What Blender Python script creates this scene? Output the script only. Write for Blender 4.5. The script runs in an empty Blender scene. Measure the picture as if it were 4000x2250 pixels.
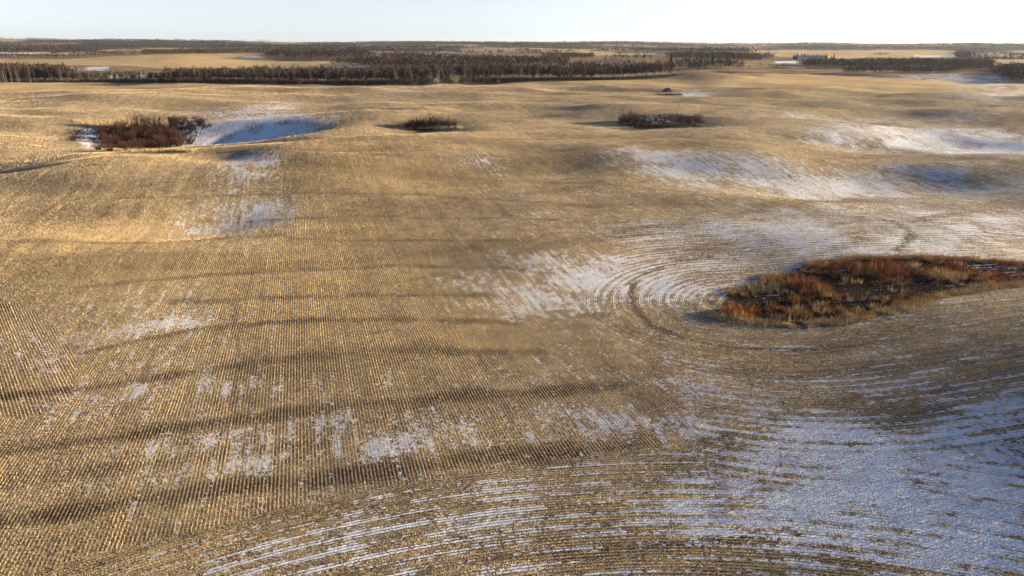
import bpy, math, random
import numpy as np
from mathutils import Matrix

random.seed(7)
RNG = np.random.default_rng(11)
R = math.radians
scene = bpy.context.scene
C = scene.collection

# ------------------------------------------------------------------ camera
CAM_H = 24.0
ROWS = 0.215                           # spacing of the seed rows
PITCH = math.atan(957 / 2700)          # below the horizontal
ROLL = R(-0.2)
cam_d = bpy.data.cameras.new('camera')
cam = bpy.data.objects.new('camera', cam_d)
C.objects.link(cam)
cam.location = (0, 0, CAM_H)
cam.rotation_mode = 'XYZ'
cam.rotation_euler = (Matrix.Rotation(math.pi / 2 - PITCH, 3, 'X') @ Matrix.Rotation(-ROLL, 3, 'Z')).to_euler()
cam_d.sensor_width = 36
cam_d.lens = 24.3
cam_d.clip_start = 0.5
cam_d.clip_end = 40000
scene.camera = cam

# ------------------------------------------------------------------ sky and sun
SUN_EL, SUN_AZ = 9.0, 76.0             # degrees; azimuth clockwise from the view direction
world = bpy.data.worlds.new('World')
scene.world = world
world.use_nodes = True
wn = world.node_tree
bg = wn.nodes['Background']
sky = wn.nodes.new('ShaderNodeTexSky')
sky.sky_type = 'NISHITA'
sky.sun_disc = False
sky.sun_elevation = R(SUN_EL)
sky.sun_rotation = R(SUN_AZ)
sky.altitude = 600
sky.air_density = 0.5
sky.dust_density = 0.3
sky.ozone_density = 2.2
veil = wn.nodes.new('ShaderNodeHueSaturation')     # pale haze all round the horizon, clear blue overhead
tc = wn.nodes.new('ShaderNodeTexCoord'); sx = wn.nodes.new('ShaderNodeSeparateXYZ'); mr = wn.nodes.new('ShaderNodeMapRange')
wn.links.new(tc.outputs['Generated'], sx.inputs[0]); wn.links.new(sx.outputs['Z'], mr.inputs['Value'])
mr.inputs['From Min'].default_value = 0.06; mr.inputs['From Max'].default_value = 0.30; mr.inputs['To Min'].default_value = 0.30; mr.inputs['To Max'].default_value = 1.0
wn.links.new(mr.outputs[0], veil.inputs['Saturation'])
wn.links.new(sky.outputs[0], veil.inputs['Color'])
wn.links.new(veil.outputs[0], bg.inputs[0])
bg.inputs[1].default_value = 0.058
sun_d = bpy.data.lights.new('sun', 'SUN')
sun_d.energy = 5.0
sun_d.angle = R(0.6)
sun_d.color = (1.0, 0.805, 0.56)
sun = bpy.data.objects.new('sun', sun_d)
C.objects.link(sun)
sun.rotation_euler = (R(90 - SUN_EL), 0, -R(SUN_AZ) + math.pi)
scene.view_settings.view_transform = 'Standard'
scene.view_settings.look = 'None'
scene.view_settings.exposure = 1.85
scene.view_settings.gamma = 1.0
scene.cycles.use_denoising = True
scene.cycles.max_bounces = 4
scene.cycles.diffuse_bounces = 2
scene.cycles.glossy_bounces = 1
scene.cycles.transmission_bounces = 1
scene.cycles.volume_bounces = 0

# ------------------------------------------------------------------ numpy noise and helpers
def _h(ix, iy, seed):
    n = (ix.astype(np.int64) * 374761393 + iy.astype(np.int64) * 668265263 + seed * 1442695041) & 0xffffffff
    n = ((n ^ (n >> 13)) * 1274126177) & 0xffffffff
    n = ((n ^ (n >> 16)) * 2246822519) & 0xffffffff
    return ((n ^ (n >> 15)) & 0xffff) / 65535.0

def vnoise(x, y, seed=0):
    ix = np.floor(x); iy = np.floor(y)
    fx = x - ix; fy = y - iy
    fx = fx * fx * fx * (fx * (fx * 6 - 15) + 10); fy = fy * fy * fy * (fy * (fy * 6 - 15) + 10)
    a = _h(ix, iy, seed); b = _h(ix + 1, iy, seed); c = _h(ix, iy + 1, seed); d = _h(ix + 1, iy + 1, seed)
    return (a + (b - a) * fx) * (1 - fy) + (c + (d - c) * fx) * fy

def fbm(x, y, octs=3, seed=0):
    v = 0.0; amp = 0.5; tot = 0.0
    for k in range(octs):
        v = v + amp * vnoise(x, y, seed + k * 17); tot += amp
        x = x * 2.03 + 13.7; y = y * 2.03 - 7.1; amp *= 0.5
    return v / tot

def sstep(a, b, x):
    t = np.clip((x - a) / (b - a), 0, 1)
    return t * t * (3 - 2 * t)

# hills and hollows of the land: x, y, radius x, radius y, turn (deg), height
HILLS = [
    (-112, 222, 36, 38, 0, -4.2), (-58, 152, 46, 20, 14, 0.9), (-88, 134, 20, 22, 0, 1.2), (-70, 184, 46, 11, 4, -1.4), (-72, 246, 42, 12, 4, 1.5), (-78, 216, 24, 15, 0, -1.5),
    (-44, 226, 13, 24, -10, 1.15), (-128, 142, 28, 26, 0, -3.4), (-150, 170, 40, 20, 0, 1.0),
    (100, 146, 50, 13, -8, 0.8), (120, 181, 46, 15, -4, -2.4), (61, 121, 34, 17, 0, -1.4),
    (-62, 328, 95, 13, 4, 2.0), (-58, 362, 62, 15, 0, -1.6), (-150, 300, 50, 14, 0, 1.4), (-190, 345, 60, 15, 0, 1.6),
    (88, 345, 26, 11, 0, -1.7), (84, 318, 55, 12, -4, 1.3), (150, 270, 60, 18, 0, 1.2), (40, 265, 50, 16, 6, 1.0),
    (-25, 213, 14, 12, 0, -1.6), (42, 222, 18, 13, 0, -1.6), (-10, 186, 40, 13, 5, 0.1), (60, 198, 34, 11, 0, 0.8),
    (-30, 90, 40, 30, 0, -0.6),
]
HILLS = [(a, b, c, d, e, h * 1.4) for (a, b, c, d, e, h) in HILLS]
HILLS += [(-48, 97, 11, 10, 0, -2.0), (-63, 149, 10, 9, 0, -2.0), (-34, 96, 7, 9, 0, .5), (132, 492, 42, 26, -12, 4.6), (72, 37, 40, 27, 0, 7.6), (40, 65, 34, 14, -4, -0.9), (118, 98, 22, 22, 0, 7.0), (-330, 1120, 330, 190, 0, 9.0), (520, 1500, 330, 200, 0, 9.0), (150, 900, 160, 120, 0, 6.0), (-130, 60, 50, 50, 0, -3.0)]
POND = (298.0, 818.0, 42.0, 34.0)

def height(x, y):
    x = np.asarray(x, float); y = np.asarray(y, float)
    r = np.hypot(x, y)
    z = (fbm(x / 62, y / 62, 3, 5) - 0.5) * 3.0 * sstep(30, 120, r) * (1 - sstep(500, 800, r) * 0.4)
    z = z + (fbm(x / 44, y / 26, 2, 14) - 0.5) * 3.6 * sstep(55, 110, r) * (1 - sstep(430, 520, r))
    z = z + (fbm(x / 19, y / 19, 2, 8) - 0.5) * 0.35 * (1 - sstep(300, 600, r))
    z = z + (fbm(x / 230, y / 230, 3, 21) - 0.5) * 9.0 * sstep(480, 900, r)
    z = z + (fbm(x / 900, y / 900, 3, 31) - 0.5) * 56.0 * sstep(1500, 4000, r) + 13.0 * sstep(2200, 5500, r)
    z = z + 14.0 * sstep(-0.25, -0.62, x / np.maximum(r, 1)) * sstep(3200, 5500, r)
    for (cx, cy, rx, ry, a, h) in HILLS:
        m = (np.abs(x - cx) < 3.6 * max(rx, ry)) & (np.abs(y - cy) < 3.6 * max(rx, ry))
        if not m.any():
            continue
        c, s = math.cos(R(a)), math.sin(R(a))
        dx = x - cx; dy = y - cy
        u = (dx * c + dy * s) / rx; v = (-dx * s + dy * c) / ry
        z = z + h * np.exp(-(u * u + v * v) * 0.9)
    px, py, prx, pry = POND
    k = np.exp(-(((x - px) / prx) ** 2 + ((y - py) / pry) ** 2) ** 2)
    z = z * (1 - k) + (-1.0) * k
    return z

def hz(x, y):
    return float(height(np.array([x]), np.array([y]))[0])

_cp, _sp = math.cos(PITCH), math.sin(PITCH)
_cr, _sr = math.cos(ROLL), math.sin(ROLL)
def ray(px, py):
    a = (px - 2000) / 2700.0; b = -(py - 1125) / 2700.0
    a, b = a * _cr + b * _sr, -a * _sr + b * _cr
    return np.array([a, _cp + b * _sp, -_sp + b * _cp])

_T = np.geomspace(18, 9000, 1400)
_AT = {}
def at(px, py):
    k = (round(px, 2), round(py, 2))
    if k not in _AT: _AT[k] = _at(px, py)
    return _AT[k].copy()

def _at(px, py):
    """Ground point seen at a photograph position (4000 x 2250 px)."""
    d = ray(px, py)
    X = d[0] * _T; Y = d[1] * _T
    diff = CAM_H + d[2] * _T - height(X, Y)
    i = int(np.argmax(diff < 0)) if (diff < 0).any() else len(_T) - 1
    t = _T[i]
    if i > 0 and diff[i] < 0:
        f = diff[i - 1] / (diff[i - 1] - diff[i]); t = _T[i - 1] + f * (_T[i] - _T[i - 1])
    return np.array([d[0] * t, d[1] * t])

def world_poly(pts):
    return np.array([at(*p) for p in pts])

def sdf(P, x, y, closed=True):
    """Distance in metres to a world polygon or polyline; negative inside a polygon."""
    d = np.full(x.shape, 1e9); ins = np.zeros(x.shape, bool)
    n = len(P)
    for i in range(n if closed else n - 1):
        a = P[i]; b = P[(i + 1) % n]; e = b - a
        L = float(e @ e) + 1e-9
        t = np.clip(((x - a[0]) * e[0] + (y - a[1]) * e[1]) / L, 0, 1)
        d = np.minimum(d, np.hypot(x - a[0] - t * e[0], y - a[1] - t * e[1]))
        if closed:
            cr = ((a[1] > y) != (b[1] > y)) & (x < (b[0] - a[0]) * (y - a[1]) / (b[1] - a[1] + 1e-12) + a[0])
            ins ^= cr
    return np.where(ins, -d, d) if closed else d

def paint_poly(out, P, x, y, soft, val, mode='max'):
    lo = P.min(0) - soft; hi = P.max(0) + soft
    m = (x > lo[0]) & (x < hi[0]) & (y > lo[1]) & (y < hi[1])
    if not m.any():
        return
    v = val * sstep(soft, -soft, sdf(P, x[m], y[m]))
    out[m] = np.maximum(out[m], v) if mode == 'max' else out[m] * (1 - v)

def paint_ell(out, e, x, y, power=1.0):
    cx, cy, rx, ry, rot, val = e
    c, s = math.cos(R(rot)), math.sin(R(rot))
    O = at(cx, cy); zc = hz(*O)
    def on(px, py):
        d = ray(px, py); t = (zc - CAM_H) / min(d[2], -.002)
        return d[:2] * t
    A = (on(cx + rx * c, cy + rx * s) - on(cx - rx * c, cy - rx * s)) / 2
    B = (on(cx - ry * s, cy + ry * c) - on(cx + ry * s, cy - ry * c)) / 2
    M = np.array([[A[0], B[0]], [A[1], B[1]]])
    if abs(np.linalg.det(M)) < 1e-3:
        return
    I = np.linalg.inv(M)
    ext = 1.7 * (np.abs(A) + np.abs(B))
    m = (np.abs(x - O[0]) < ext[0]) & (np.abs(y - O[1]) < ext[1])
    if not m.any():
        return
    dx = x[m] - O[0]; dy = y[m] - O[1]
    q = np.sqrt((I[0, 0] * dx + I[0, 1] * dy) ** 2 + (I[1, 0] * dx + I[1, 1] * dy) ** 2)
    v = val * sstep(1.6, 0.0, q) * 1.05
    out[m] = 1 - (1 - out[m]) * (1 - v)

def paint_line(out, pts, wpx, x, y, val):
    """A band along a photograph polyline; wpx is its half height in px."""
    P = world_poly(pts)
    for k in range(len(P) - 1):
        (x0, y0), (x1, y1) = pts[k], pts[k + 1]
        mx, my = (x0 + x1) / 2, (y0 + y1) / 2
        w = np.linalg.norm(at(mx, my - wpx) - at(mx, my + wpx)) / 2
        S = P[k:k + 2]
        lo = S.min(0) - 3 * w; hi = S.max(0) + 3 * w
        m = (x > lo[0]) & (x < hi[0]) & (y > lo[1]) & (y < hi[1])
        if not m.any():
            continue
        d = sdf(S, x[m], y[m], closed=False) + (fbm(x[m] / 2.6, y[m] / 2.6, 2, 33) - .5) * 1.7 * w
        out[m] = np.maximum(out[m], val * sstep(1.9 * w, 0.1 * w, d))

# ------------------------------------------------------------------ material helpers
def new_mat(name):
    m = bpy.data.materials.new(name)
    m.use_nodes = True
    nt = m.node_tree
    b = nt.nodes['Principled BSDF']
    b.inputs['Roughness'].default_value = 0.9
    b.inputs['Specular IOR Level'].default_value = 0.15
    return m, nt, b

class NG:
    """Short helper for building node graphs."""
    def __init__(s, nt): s.nt = nt
    def n(s, t, **kw):
        o = s.nt.nodes.new(t)
        for k, v in kw.items(): setattr(o, k, v)
        return o
    def put(s, sock, v):
        if hasattr(v, 'is_linked') or isinstance(v, bpy.types.NodeSocket): s.nt.links.new(v, sock)
        else: sock.default_value = v
    def math(s, op, a, b=0.0, c=0.0, clamp=False):
        o = s.n('ShaderNodeMath', operation=op, use_clamp=clamp)
        s.put(o.inputs[0], a); s.put(o.inputs[1], b); s.put(o.inputs[2], c)
        return o.outputs[0]
    def mix(s, f, a, b):
        o = s.n('ShaderNodeMix', data_type='RGBA')
        s.put(o.inputs[0], f); s.put(o.inputs[6], a); s.put(o.inputs[7], b)
        return o.outputs[2]
    def ss(s, v, lo, hi):
        o = s.n('ShaderNodeMapRange', interpolation_type='SMOOTHSTEP')
        s.put(o.inputs[0], v); s.put(o.inputs[1], lo); s.put(o.inputs[2], hi)
        return o.outputs[0]
    def noise(s, vec, scale, detail=2.0, rough=0.5, out=0):
        o = s.n('ShaderNodeTexNoise')
        s.put(o.inputs['Vector'], vec); o.inputs['Scale'].default_value = scale
        o.inputs['Detail'].default_value = detail; o.inputs['Roughness'].default_value = rough
        return o.outputs[out]
    def attr(s, name, out='Fac'):
        return s.n('ShaderNodeAttribute', attribute_name=name).outputs[out]

def c4(r, g, b): return (r, g, b, 1.0)

def rough_normal(g, vec, amount, vertical, scale=14.0):
    """Straw, twig and clod relief far finer than a pixel: the surface normal scattered sideways."""
    geo = g.n('ShaderNodeNewGeometry')
    w = g.n('ShaderNodeTexNoise'); w.inputs['Scale'].default_value = scale; w.inputs['Detail'].default_value = 1.0
    g.put(w.inputs['Vector'], vec)
    sub = g.n('ShaderNodeVectorMath', operation='SUBTRACT'); g.put(sub.inputs[0], w.outputs['Color']); sub.inputs[1].default_value = (.5, .5, .5)
    mul = g.n('ShaderNodeVectorMath', operation='MULTIPLY'); g.put(mul.inputs[0], sub.outputs[0])
    cmb = g.n('ShaderNodeCombineXYZ'); g.put(cmb.inputs[0], amount); g.put(cmb.inputs[1], amount); cmb.inputs[2].default_value = vertical
    g.put(mul.inputs[1], cmb.outputs[0])
    add = g.n('ShaderNodeVectorMath', operation='ADD'); g.put(add.inputs[0], geo.outputs['Normal']); g.put(add.inputs[1], mul.outputs[0])
    nor = g.n('ShaderNodeVectorMath', operation='NORMALIZE'); g.put(nor.inputs[0], add.outputs[0])
    return nor.outputs[0]

# ground of the fields, the slough and the far land
mat_ground, nt, bsdf = new_mat('field_ground')
g = NG(nt)
pos = g.n('ShaderNodeTexCoord').outputs['Object']
A_snow, A_bare, A_wet, A_u, A_tint, A_rough = (g.attr(k) for k in ('snow', 'bare', 'wet', 'u', 'tint', 'pasture'))
A_dense = g.attr('dense'); A_v = g.attr('v')
n_big = g.noise(pos, 0.035, 4, 0.6); n_mid = g.noise(pos, 0.35, 4, 0.6); n_fine = g.noise(pos, 3.2, 4, 0.65); n_speck = g.noise(pos, 11.0, 2, 0.6)
rowt = g.math('ABSOLUTE', g.math('SUBTRACT', g.math('FRACT', g.math('ADD', g.math('MULTIPLY', A_u, 1 / ROWS), 0.0)), 0.5))
row = g.ss(g.math('ADD', rowt, g.math('MULTIPLY', g.math('SUBTRACT', n_fine, 0.5), 0.35)), 0.22, 0.40)      # 1 on a stubble row
def uv_noise(su, sv_, detail=2.0):
    c = g.n('ShaderNodeCombineXYZ'); g.put(c.inputs[0], g.math('MULTIPLY', A_u, su)); g.put(c.inputs[1], g.math('MULTIPLY', A_v, sv_))
    return g.noise(c.outputs[0], 1.0, detail, 0.55)
n_streak = uv_noise(1.6, 0.20, 4.0)
cidx = g.n('ShaderNodeCombineXYZ'); g.put(cidx.inputs[0], g.math('MULTIPLY', g.math('FLOOR', g.math('ADD', g.math('MULTIPLY', A_u, 1 / ROWS), 0.5)), 1.7)); g.put(cidx.inputs[1], g.math('MULTIPLY', A_v, 0.10))
n_row = g.noise(cidx.outputs[0], 1.0, 2.0, 0.5)
row = g.math('MAXIMUM', row, g.math('MULTIPLY', A_dense, 1.25), clamp=True)
straw = g.mix(g.ss(g.math('ADD', n_big, g.math('MULTIPLY', g.math('SUBTRACT', n_mid, .5), .6)), 0.34, 0.66), c4(0.42, 0.32, 0.19), c4(0.60, 0.455, 0.25))
straw = g.mix(A_tint, straw, c4(0.58, 0.41, 0.19))
shaded_litter = g.mix(g.ss(g.math('ADD', n_speck, g.math('MULTIPLY', g.math('SUBTRACT', n_mid, .5), .5)), 0.36, 0.62), c4(0.15, 0.11, 0.067), g.mix(0.36, straw, c4(0.17, 0.12, 0.07)))  # chaff between rows, darkened further for the shade the stubble casts
rowv = g.n('ShaderNodeHueSaturation'); g.put(rowv.inputs['Value'], g.math('ADD', 0.30, g.math('ADD', g.math('MULTIPLY', n_row, 0.6), g.math('MULTIPLY', uv_noise(1.3, 0.06, 2.0), 0.8)))); g.put(rowv.inputs['Color'], straw); straw = rowv.outputs[0]
soil = g.mix(n_fine, c4(0.026, 0.018, 0.013), c4(0.055, 0.038, 0.027))
inter = g.mix(g.math('MULTIPLY', A_bare, g.ss(g.math('ADD', n_fine, A_bare), 0.6, 1.05)), shaded_litter, soil)
rowc = g.mix(g.math('MULTIPLY', A_bare, 0.45), straw, c4(0.24, 0.17, 0.10))
col = g.mix(g.math('MULTIPLY', row, 0.95), inter, rowc)
furrow = g.math('SINE', g.math('ADD', g.math('MULTIPLY', A_u, 2 * math.pi / (ROWS * 4)), g.math('MULTIPLY', uv_noise(0.25, 0.05, 1.0), 5.0)))
fv = g.n('ShaderNodeHueSaturation'); g.put(fv.inputs['Value'], g.math('SUBTRACT', 1.0, g.math('MULTIPLY', g.math('MULTIPLY', g.attr('ring'), g.math('ADD', furrow, 0.4)), 0.20))); g.put(fv.inputs['Color'], col); col = fv.outputs[0]
past = g.mix(g.ss(n_mid, .35, .65), c4(0.14, 0.098, 0.062), c4(0.29, 0.20, 0.115))
past = g.mix(g.ss(n_big, .4, .62), past, c4(0.31, 0.22, 0.125))
past = g.mix(g.attr('wooded'), past, g.mix(n_fine, c4(0.035, 0.027, 0.022), c4(0.08, 0.058, 0.042)))
col = g.mix(A_rough, col, past)
wetc = g.mix(g.ss(n_fine, .4, .66), c4(0.022, 0.014, 0.010), c4(0.085, 0.045, 0.022))
col = g.mix(A_wet, col, wetc)
n_patch = g.noise(pos, 0.9, 3, 0.6)
sv = g.math('ADD', A_snow, g.math('MULTIPLY', g.math('SUBTRACT', n_fine, 0.5), 1.75))
sv = g.math('ADD', sv, g.math('MULTIPLY', g.math('SUBTRACT', n_streak, 0.5), 1.35))
sv = g.math('ADD', sv, g.math('MULTIPLY', g.math('SUBTRACT', n_patch, 0.5), 0.8))
sv = g.math('SUBTRACT', sv, g.math('MULTIPLY', g.math('MULTIPLY', g.math('SUBTRACT', row, .25), g.math('SUBTRACT', 1.0, A_wet)), 0.36))
A_ring = g.attr('ring')
ringw = g.math('SINE', g.math('ADD', g.math('MULTIPLY', A_u, 2 * math.pi / (ROWS * 4)), g.math('MULTIPLY', uv_noise(0.25, 0.05, 1.0), 5.0)))
sv = g.math('ADD', sv, g.math('MULTIPLY', g.math('MULTIPLY', A_ring, ringw), 0.20))
snowm = g.math('MULTIPLY', g.ss(sv, 0.46, 0.66), g.ss(A_snow, 0.02, 0.12))
col = g.mix(snowm, col, c4(0.75, 0.79, 0.83))
g.put(bsdf.inputs['Base Color'], col)
rn = rough_normal(g, pos, g.math('SUBTRACT', 1.7, g.math('MULTIPLY', snowm, 1.1)), 0.4)
g.put(bsdf.inputs['Normal'], rn)
bsdf.inputs['Specular IOR Level'].default_value = 0.05

def vcol_mat(name, rough=0.85, trans=0.0):
    """Colour carried by each stalk or twig itself (attribute 'col')."""
    m, nt, b = new_mat(name)
    g = NG(nt)
    g.put(b.inputs['Base Color'], g.attr('col', 'Color'))
    b.inputs['Roughness'].default_value = rough
    b.inputs['Specular IOR Level'].default_value = 0.1
    return m

def noise_mat(name, ca, cb, scale=2.0, rough=0.9, rand=0.25, spec=0.1):
    m, nt, b = new_mat(name)
    g = NG(nt)
    p = g.n('ShaderNodeTexCoord').outputs['Object']
    col = g.mix(g.ss(g.noise(p, scale, 4, .6), .3, .7), c4(*ca), c4(*cb))
    if rand:
        oi = g.n('ShaderNodeObjectInfo').outputs['Random']
        hsv = g.n('ShaderNodeHueSaturation')
        g.put(hsv.inputs['Value'], g.math('ADD', g.math('MULTIPLY', oi, 2 * rand), 1 - rand))
        g.put(hsv.inputs['Color'], col); col = hsv.outputs[0]
    g.put(b.inputs['Base Color'], col)
    b.inputs['Roughness'].default_value = rough
    b.inputs['Specular IOR Level'].default_value = spec
    return m

mat_stubble = vcol_mat('stubble_straw', 0.7)
g = NG(mat_stubble.node_tree)        # stalks lean with the ground they stand on, so slopes shade the stubble too
ad = g.n('ShaderNodeVectorMath', operation='ADD'); g.put(ad.inputs[0], g.n('ShaderNodeNewGeometry').outputs['Normal']); g.put(ad.inputs[1], g.attr('tn', 'Vector'))
no = g.n('ShaderNodeVectorMath', operation='NORMALIZE'); g.put(no.inputs[0], ad.outputs[0])
g.put(mat_stubble.node_tree.nodes['Principled BSDF'].inputs['Normal'], no.outputs[0])
mat_weed = vcol_mat('dry_weeds')
mat_wood = vcol_mat('woodland_twigs')
mat_bark = noise_mat('aspen_bark', (0.11, 0.095, 0.075), (0.27, 0.245, 0.195), 3.0)
mat_twig = noise_mat('aspen_twigs', (0.040, 0.028, 0.022), (0.085, 0.060, 0.043), 1.5)
mat_paletwig = noise_mat('sapling_twigs', (0.26, 0.21, 0.13), (0.40, 0.33, 0.20), 2.0)
mat_willow = noise_mat('willow_stems', (0.040, 0.021, 0.016), (0.092, 0.042, 0.030), 1.2)
mat_brush = noise_mat('brush_stems', (0.050, 0.034, 0.026), (0.115, 0.075, 0.050), 1.2)
mat_spruce = noise_mat('spruce_needles', (0.010, 0.020, 0.014), (0.028, 0.045, 0.028), 2.0)
mat_rock = noise_mat('field_stone', (0.06, 0.057, 0.055), (0.18, 0.17, 0.16), 1.6, rand=0.35)
mat_wall = noise_mat('white_siding', (0.62, 0.63, 0.64), (0.75, 0.75, 0.74), 0.6, rand=0)
mat_roof = noise_mat('steel_roof', (0.30, 0.31, 0.33), (0.42, 0.43, 0.45), 0.5, 0.5, rand=0.2)
mat_dark = noise_mat('dark_opening', (0.02, 0.022, 0.026), (0.04, 0.042, 0.046), 1.0, 0.4, rand=0)
mat_ice = noise_mat('pond_ice', (0.62, 0.68, 0.74), (0.82, 0.84, 0.86), 0.06, 0.35, rand=0, spec=0.5)

# ------------------------------------------------------------------ object helpers
def tag(o, label=None, cat=None, group=None, kind=None):
    for k, v in (('label', label), ('category', cat), ('group', group), ('kind', kind)):
        if v: o[k] = v
    return o

def np_mesh(name, V, F, mat=None, attrs=None, cols=None, smooth=False):
    me = bpy.data.meshes.new(name)
    V = np.ascontiguousarray(V, np.float32); F = np.ascontiguousarray(F, np.int32)
    k = F.shape[1]
    me.vertices.add(len(V)); me.vertices.foreach_set('co', V.ravel())
    me.loops.add(F.size); me.loops.foreach_set('vertex_index', F.ravel())
    me.polygons.add(len(F)); me.polygons.foreach_set('loop_start', np.arange(0, F.size, k, dtype=np.int32))
    me.polygons.foreach_set('use_smooth', np.full(len(F), smooth))
    for nm, a in (attrs or {}).items():
        t = me.attributes.new(nm, 'FLOAT', 'POINT'); t.data.foreach_set('value', np.ascontiguousarray(a, np.float32))
    if cols is not None:
        t = me.attributes.new('col', 'FLOAT_COLOR', 'POINT')
        t.data.foreach_set('color', np.ascontiguousarray(np.c_[cols, np.ones(len(cols))], np.float32).ravel())
    me.update(calc_edges=True)
    if mat: me.materials.append(mat)
    return me

def link(name, me, parent=None):
    o = bpy.data.objects.new(name, me); C.objects.link(o)
    if parent: o.parent = parent
    return o

def empty(name, loc):
    o = bpy.data.objects.new(name, None); C.objects.link(o); o.location = loc
    o.empty_display_size = 0.3
    return o

def copy_tree(root, loc, rz, sc):
    r = root.copy(); C.objects.link(r)
    r.location = loc; r.rotation_euler = (0, 0, rz); r.scale = sc
    for ch in list(root.children):
        c = ch.copy(); C.objects.link(c); c.parent = r
    return r

# ------------------------------------------------------------------ the slough (wet hollow) and the seed rows
P0, P1, RW = at(2985, 1185), at(4360, 1075), 0.0
WET = world_poly([(2782, 1222), (2850, 1150), (2990, 1090), (3160, 1035), (3340, 1008), (3560, 1004), (3780, 1012), (4000, 1030), (4200, 1035), (4420, 1050),
                  (4420, 1085), (4150, 1088), (4000, 1108), (3850, 1125), (3650, 1165), (3480, 1215), (3300, 1255), (3120, 1272), (2960, 1262), (2830, 1245)])
ROW_DIR = R(-16.5); CROSS_DIR = R(-40.0); BC = np.array([6.0, -14.0])
CROSS = world_poly([(-900, 1120), (60, 1180), (230, 1290), (300, 1420), (270, 1560), (120, 1640), (-900, 1640)])

def capsule(x, y):
    e = P1 - P0; L = float(e @ e)
    t = np.clip(((x - P0[0]) * e[0] + (y - P0[1]) * e[1]) / L, 0, 1)
    return np.hypot(x - P0[0] - t * e[0], y - P0[1] - t * e[1])

def regions(x, y):
    """0 straight rows, 1 rounds about the slough, 2 headland rounds by the camera, 3 rows crossing at the left."""
    dc = capsule(x, y); db = np.hypot(x - BC[0], y - BC[1])
    wob = (fbm(x / 9, y / 9, 2, 61) - 0.5) * 3.0
    reg = np.zeros(x.shape, np.int8)
    reg[db + wob < 49.5] = 2
    reg[(dc + wob < 17.5) | ((dc + wob < 27) & (x > 14))] = 1
    reg[(reg == 1) & (db + wob * .5 < 52) & (y < 46) & (x < 12 + wob)] = 2
    reg[(x > 12 + wob) & (dc + wob < 36) & (y > 33 + wob)] = 1
    reg[(x > 12 + wob) & (y <= 33 + wob) & (db + wob < 52)] = 2
    m = (x < -22) & (y < 110)
    if m.any():
        s = sdf(CROSS, x[m], y[m]); rr = reg[m]; rr[s + wob[m] * .4 < 0] = 3; reg[m] = rr
    return reg

def row_u(x, y, reg):
    u = x * math.cos(ROW_DIR) - y * math.sin(ROW_DIR)
    u = np.where(reg == 1, capsule(x, y), u)
    u = np.where(reg == 2, np.hypot(x - BC[0], y - BC[1]), u)
    return np.where(reg == 3, x * math.cos(CROSS_DIR) - y * math.sin(CROSS_DIR), u)

def row_v(x, y, reg):
    v = x * math.sin(ROW_DIR) + y * math.cos(ROW_DIR)
    e = (P1 - P0) / np.linalg.norm(P1 - P0); s = (x - P0[0]) * e[0] + (y - P0[1]) * e[1]; q = -(x - P0[0]) * e[1] + (y - P0[1]) * e[0]
    v1 = np.where(s > 0, s, -12 * np.arctan2(-s, np.abs(q) + 1e-6)) + np.where(q > 0, 300, 0)
    v = np.where(reg == 1, v1, v)
    v = np.where(reg == 2, 42 * np.arctan2(x - BC[0], y - BC[1]), v)
    return np.where(reg == 3, x * math.sin(CROSS_DIR) + y * math.cos(CROSS_DIR), v)

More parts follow.
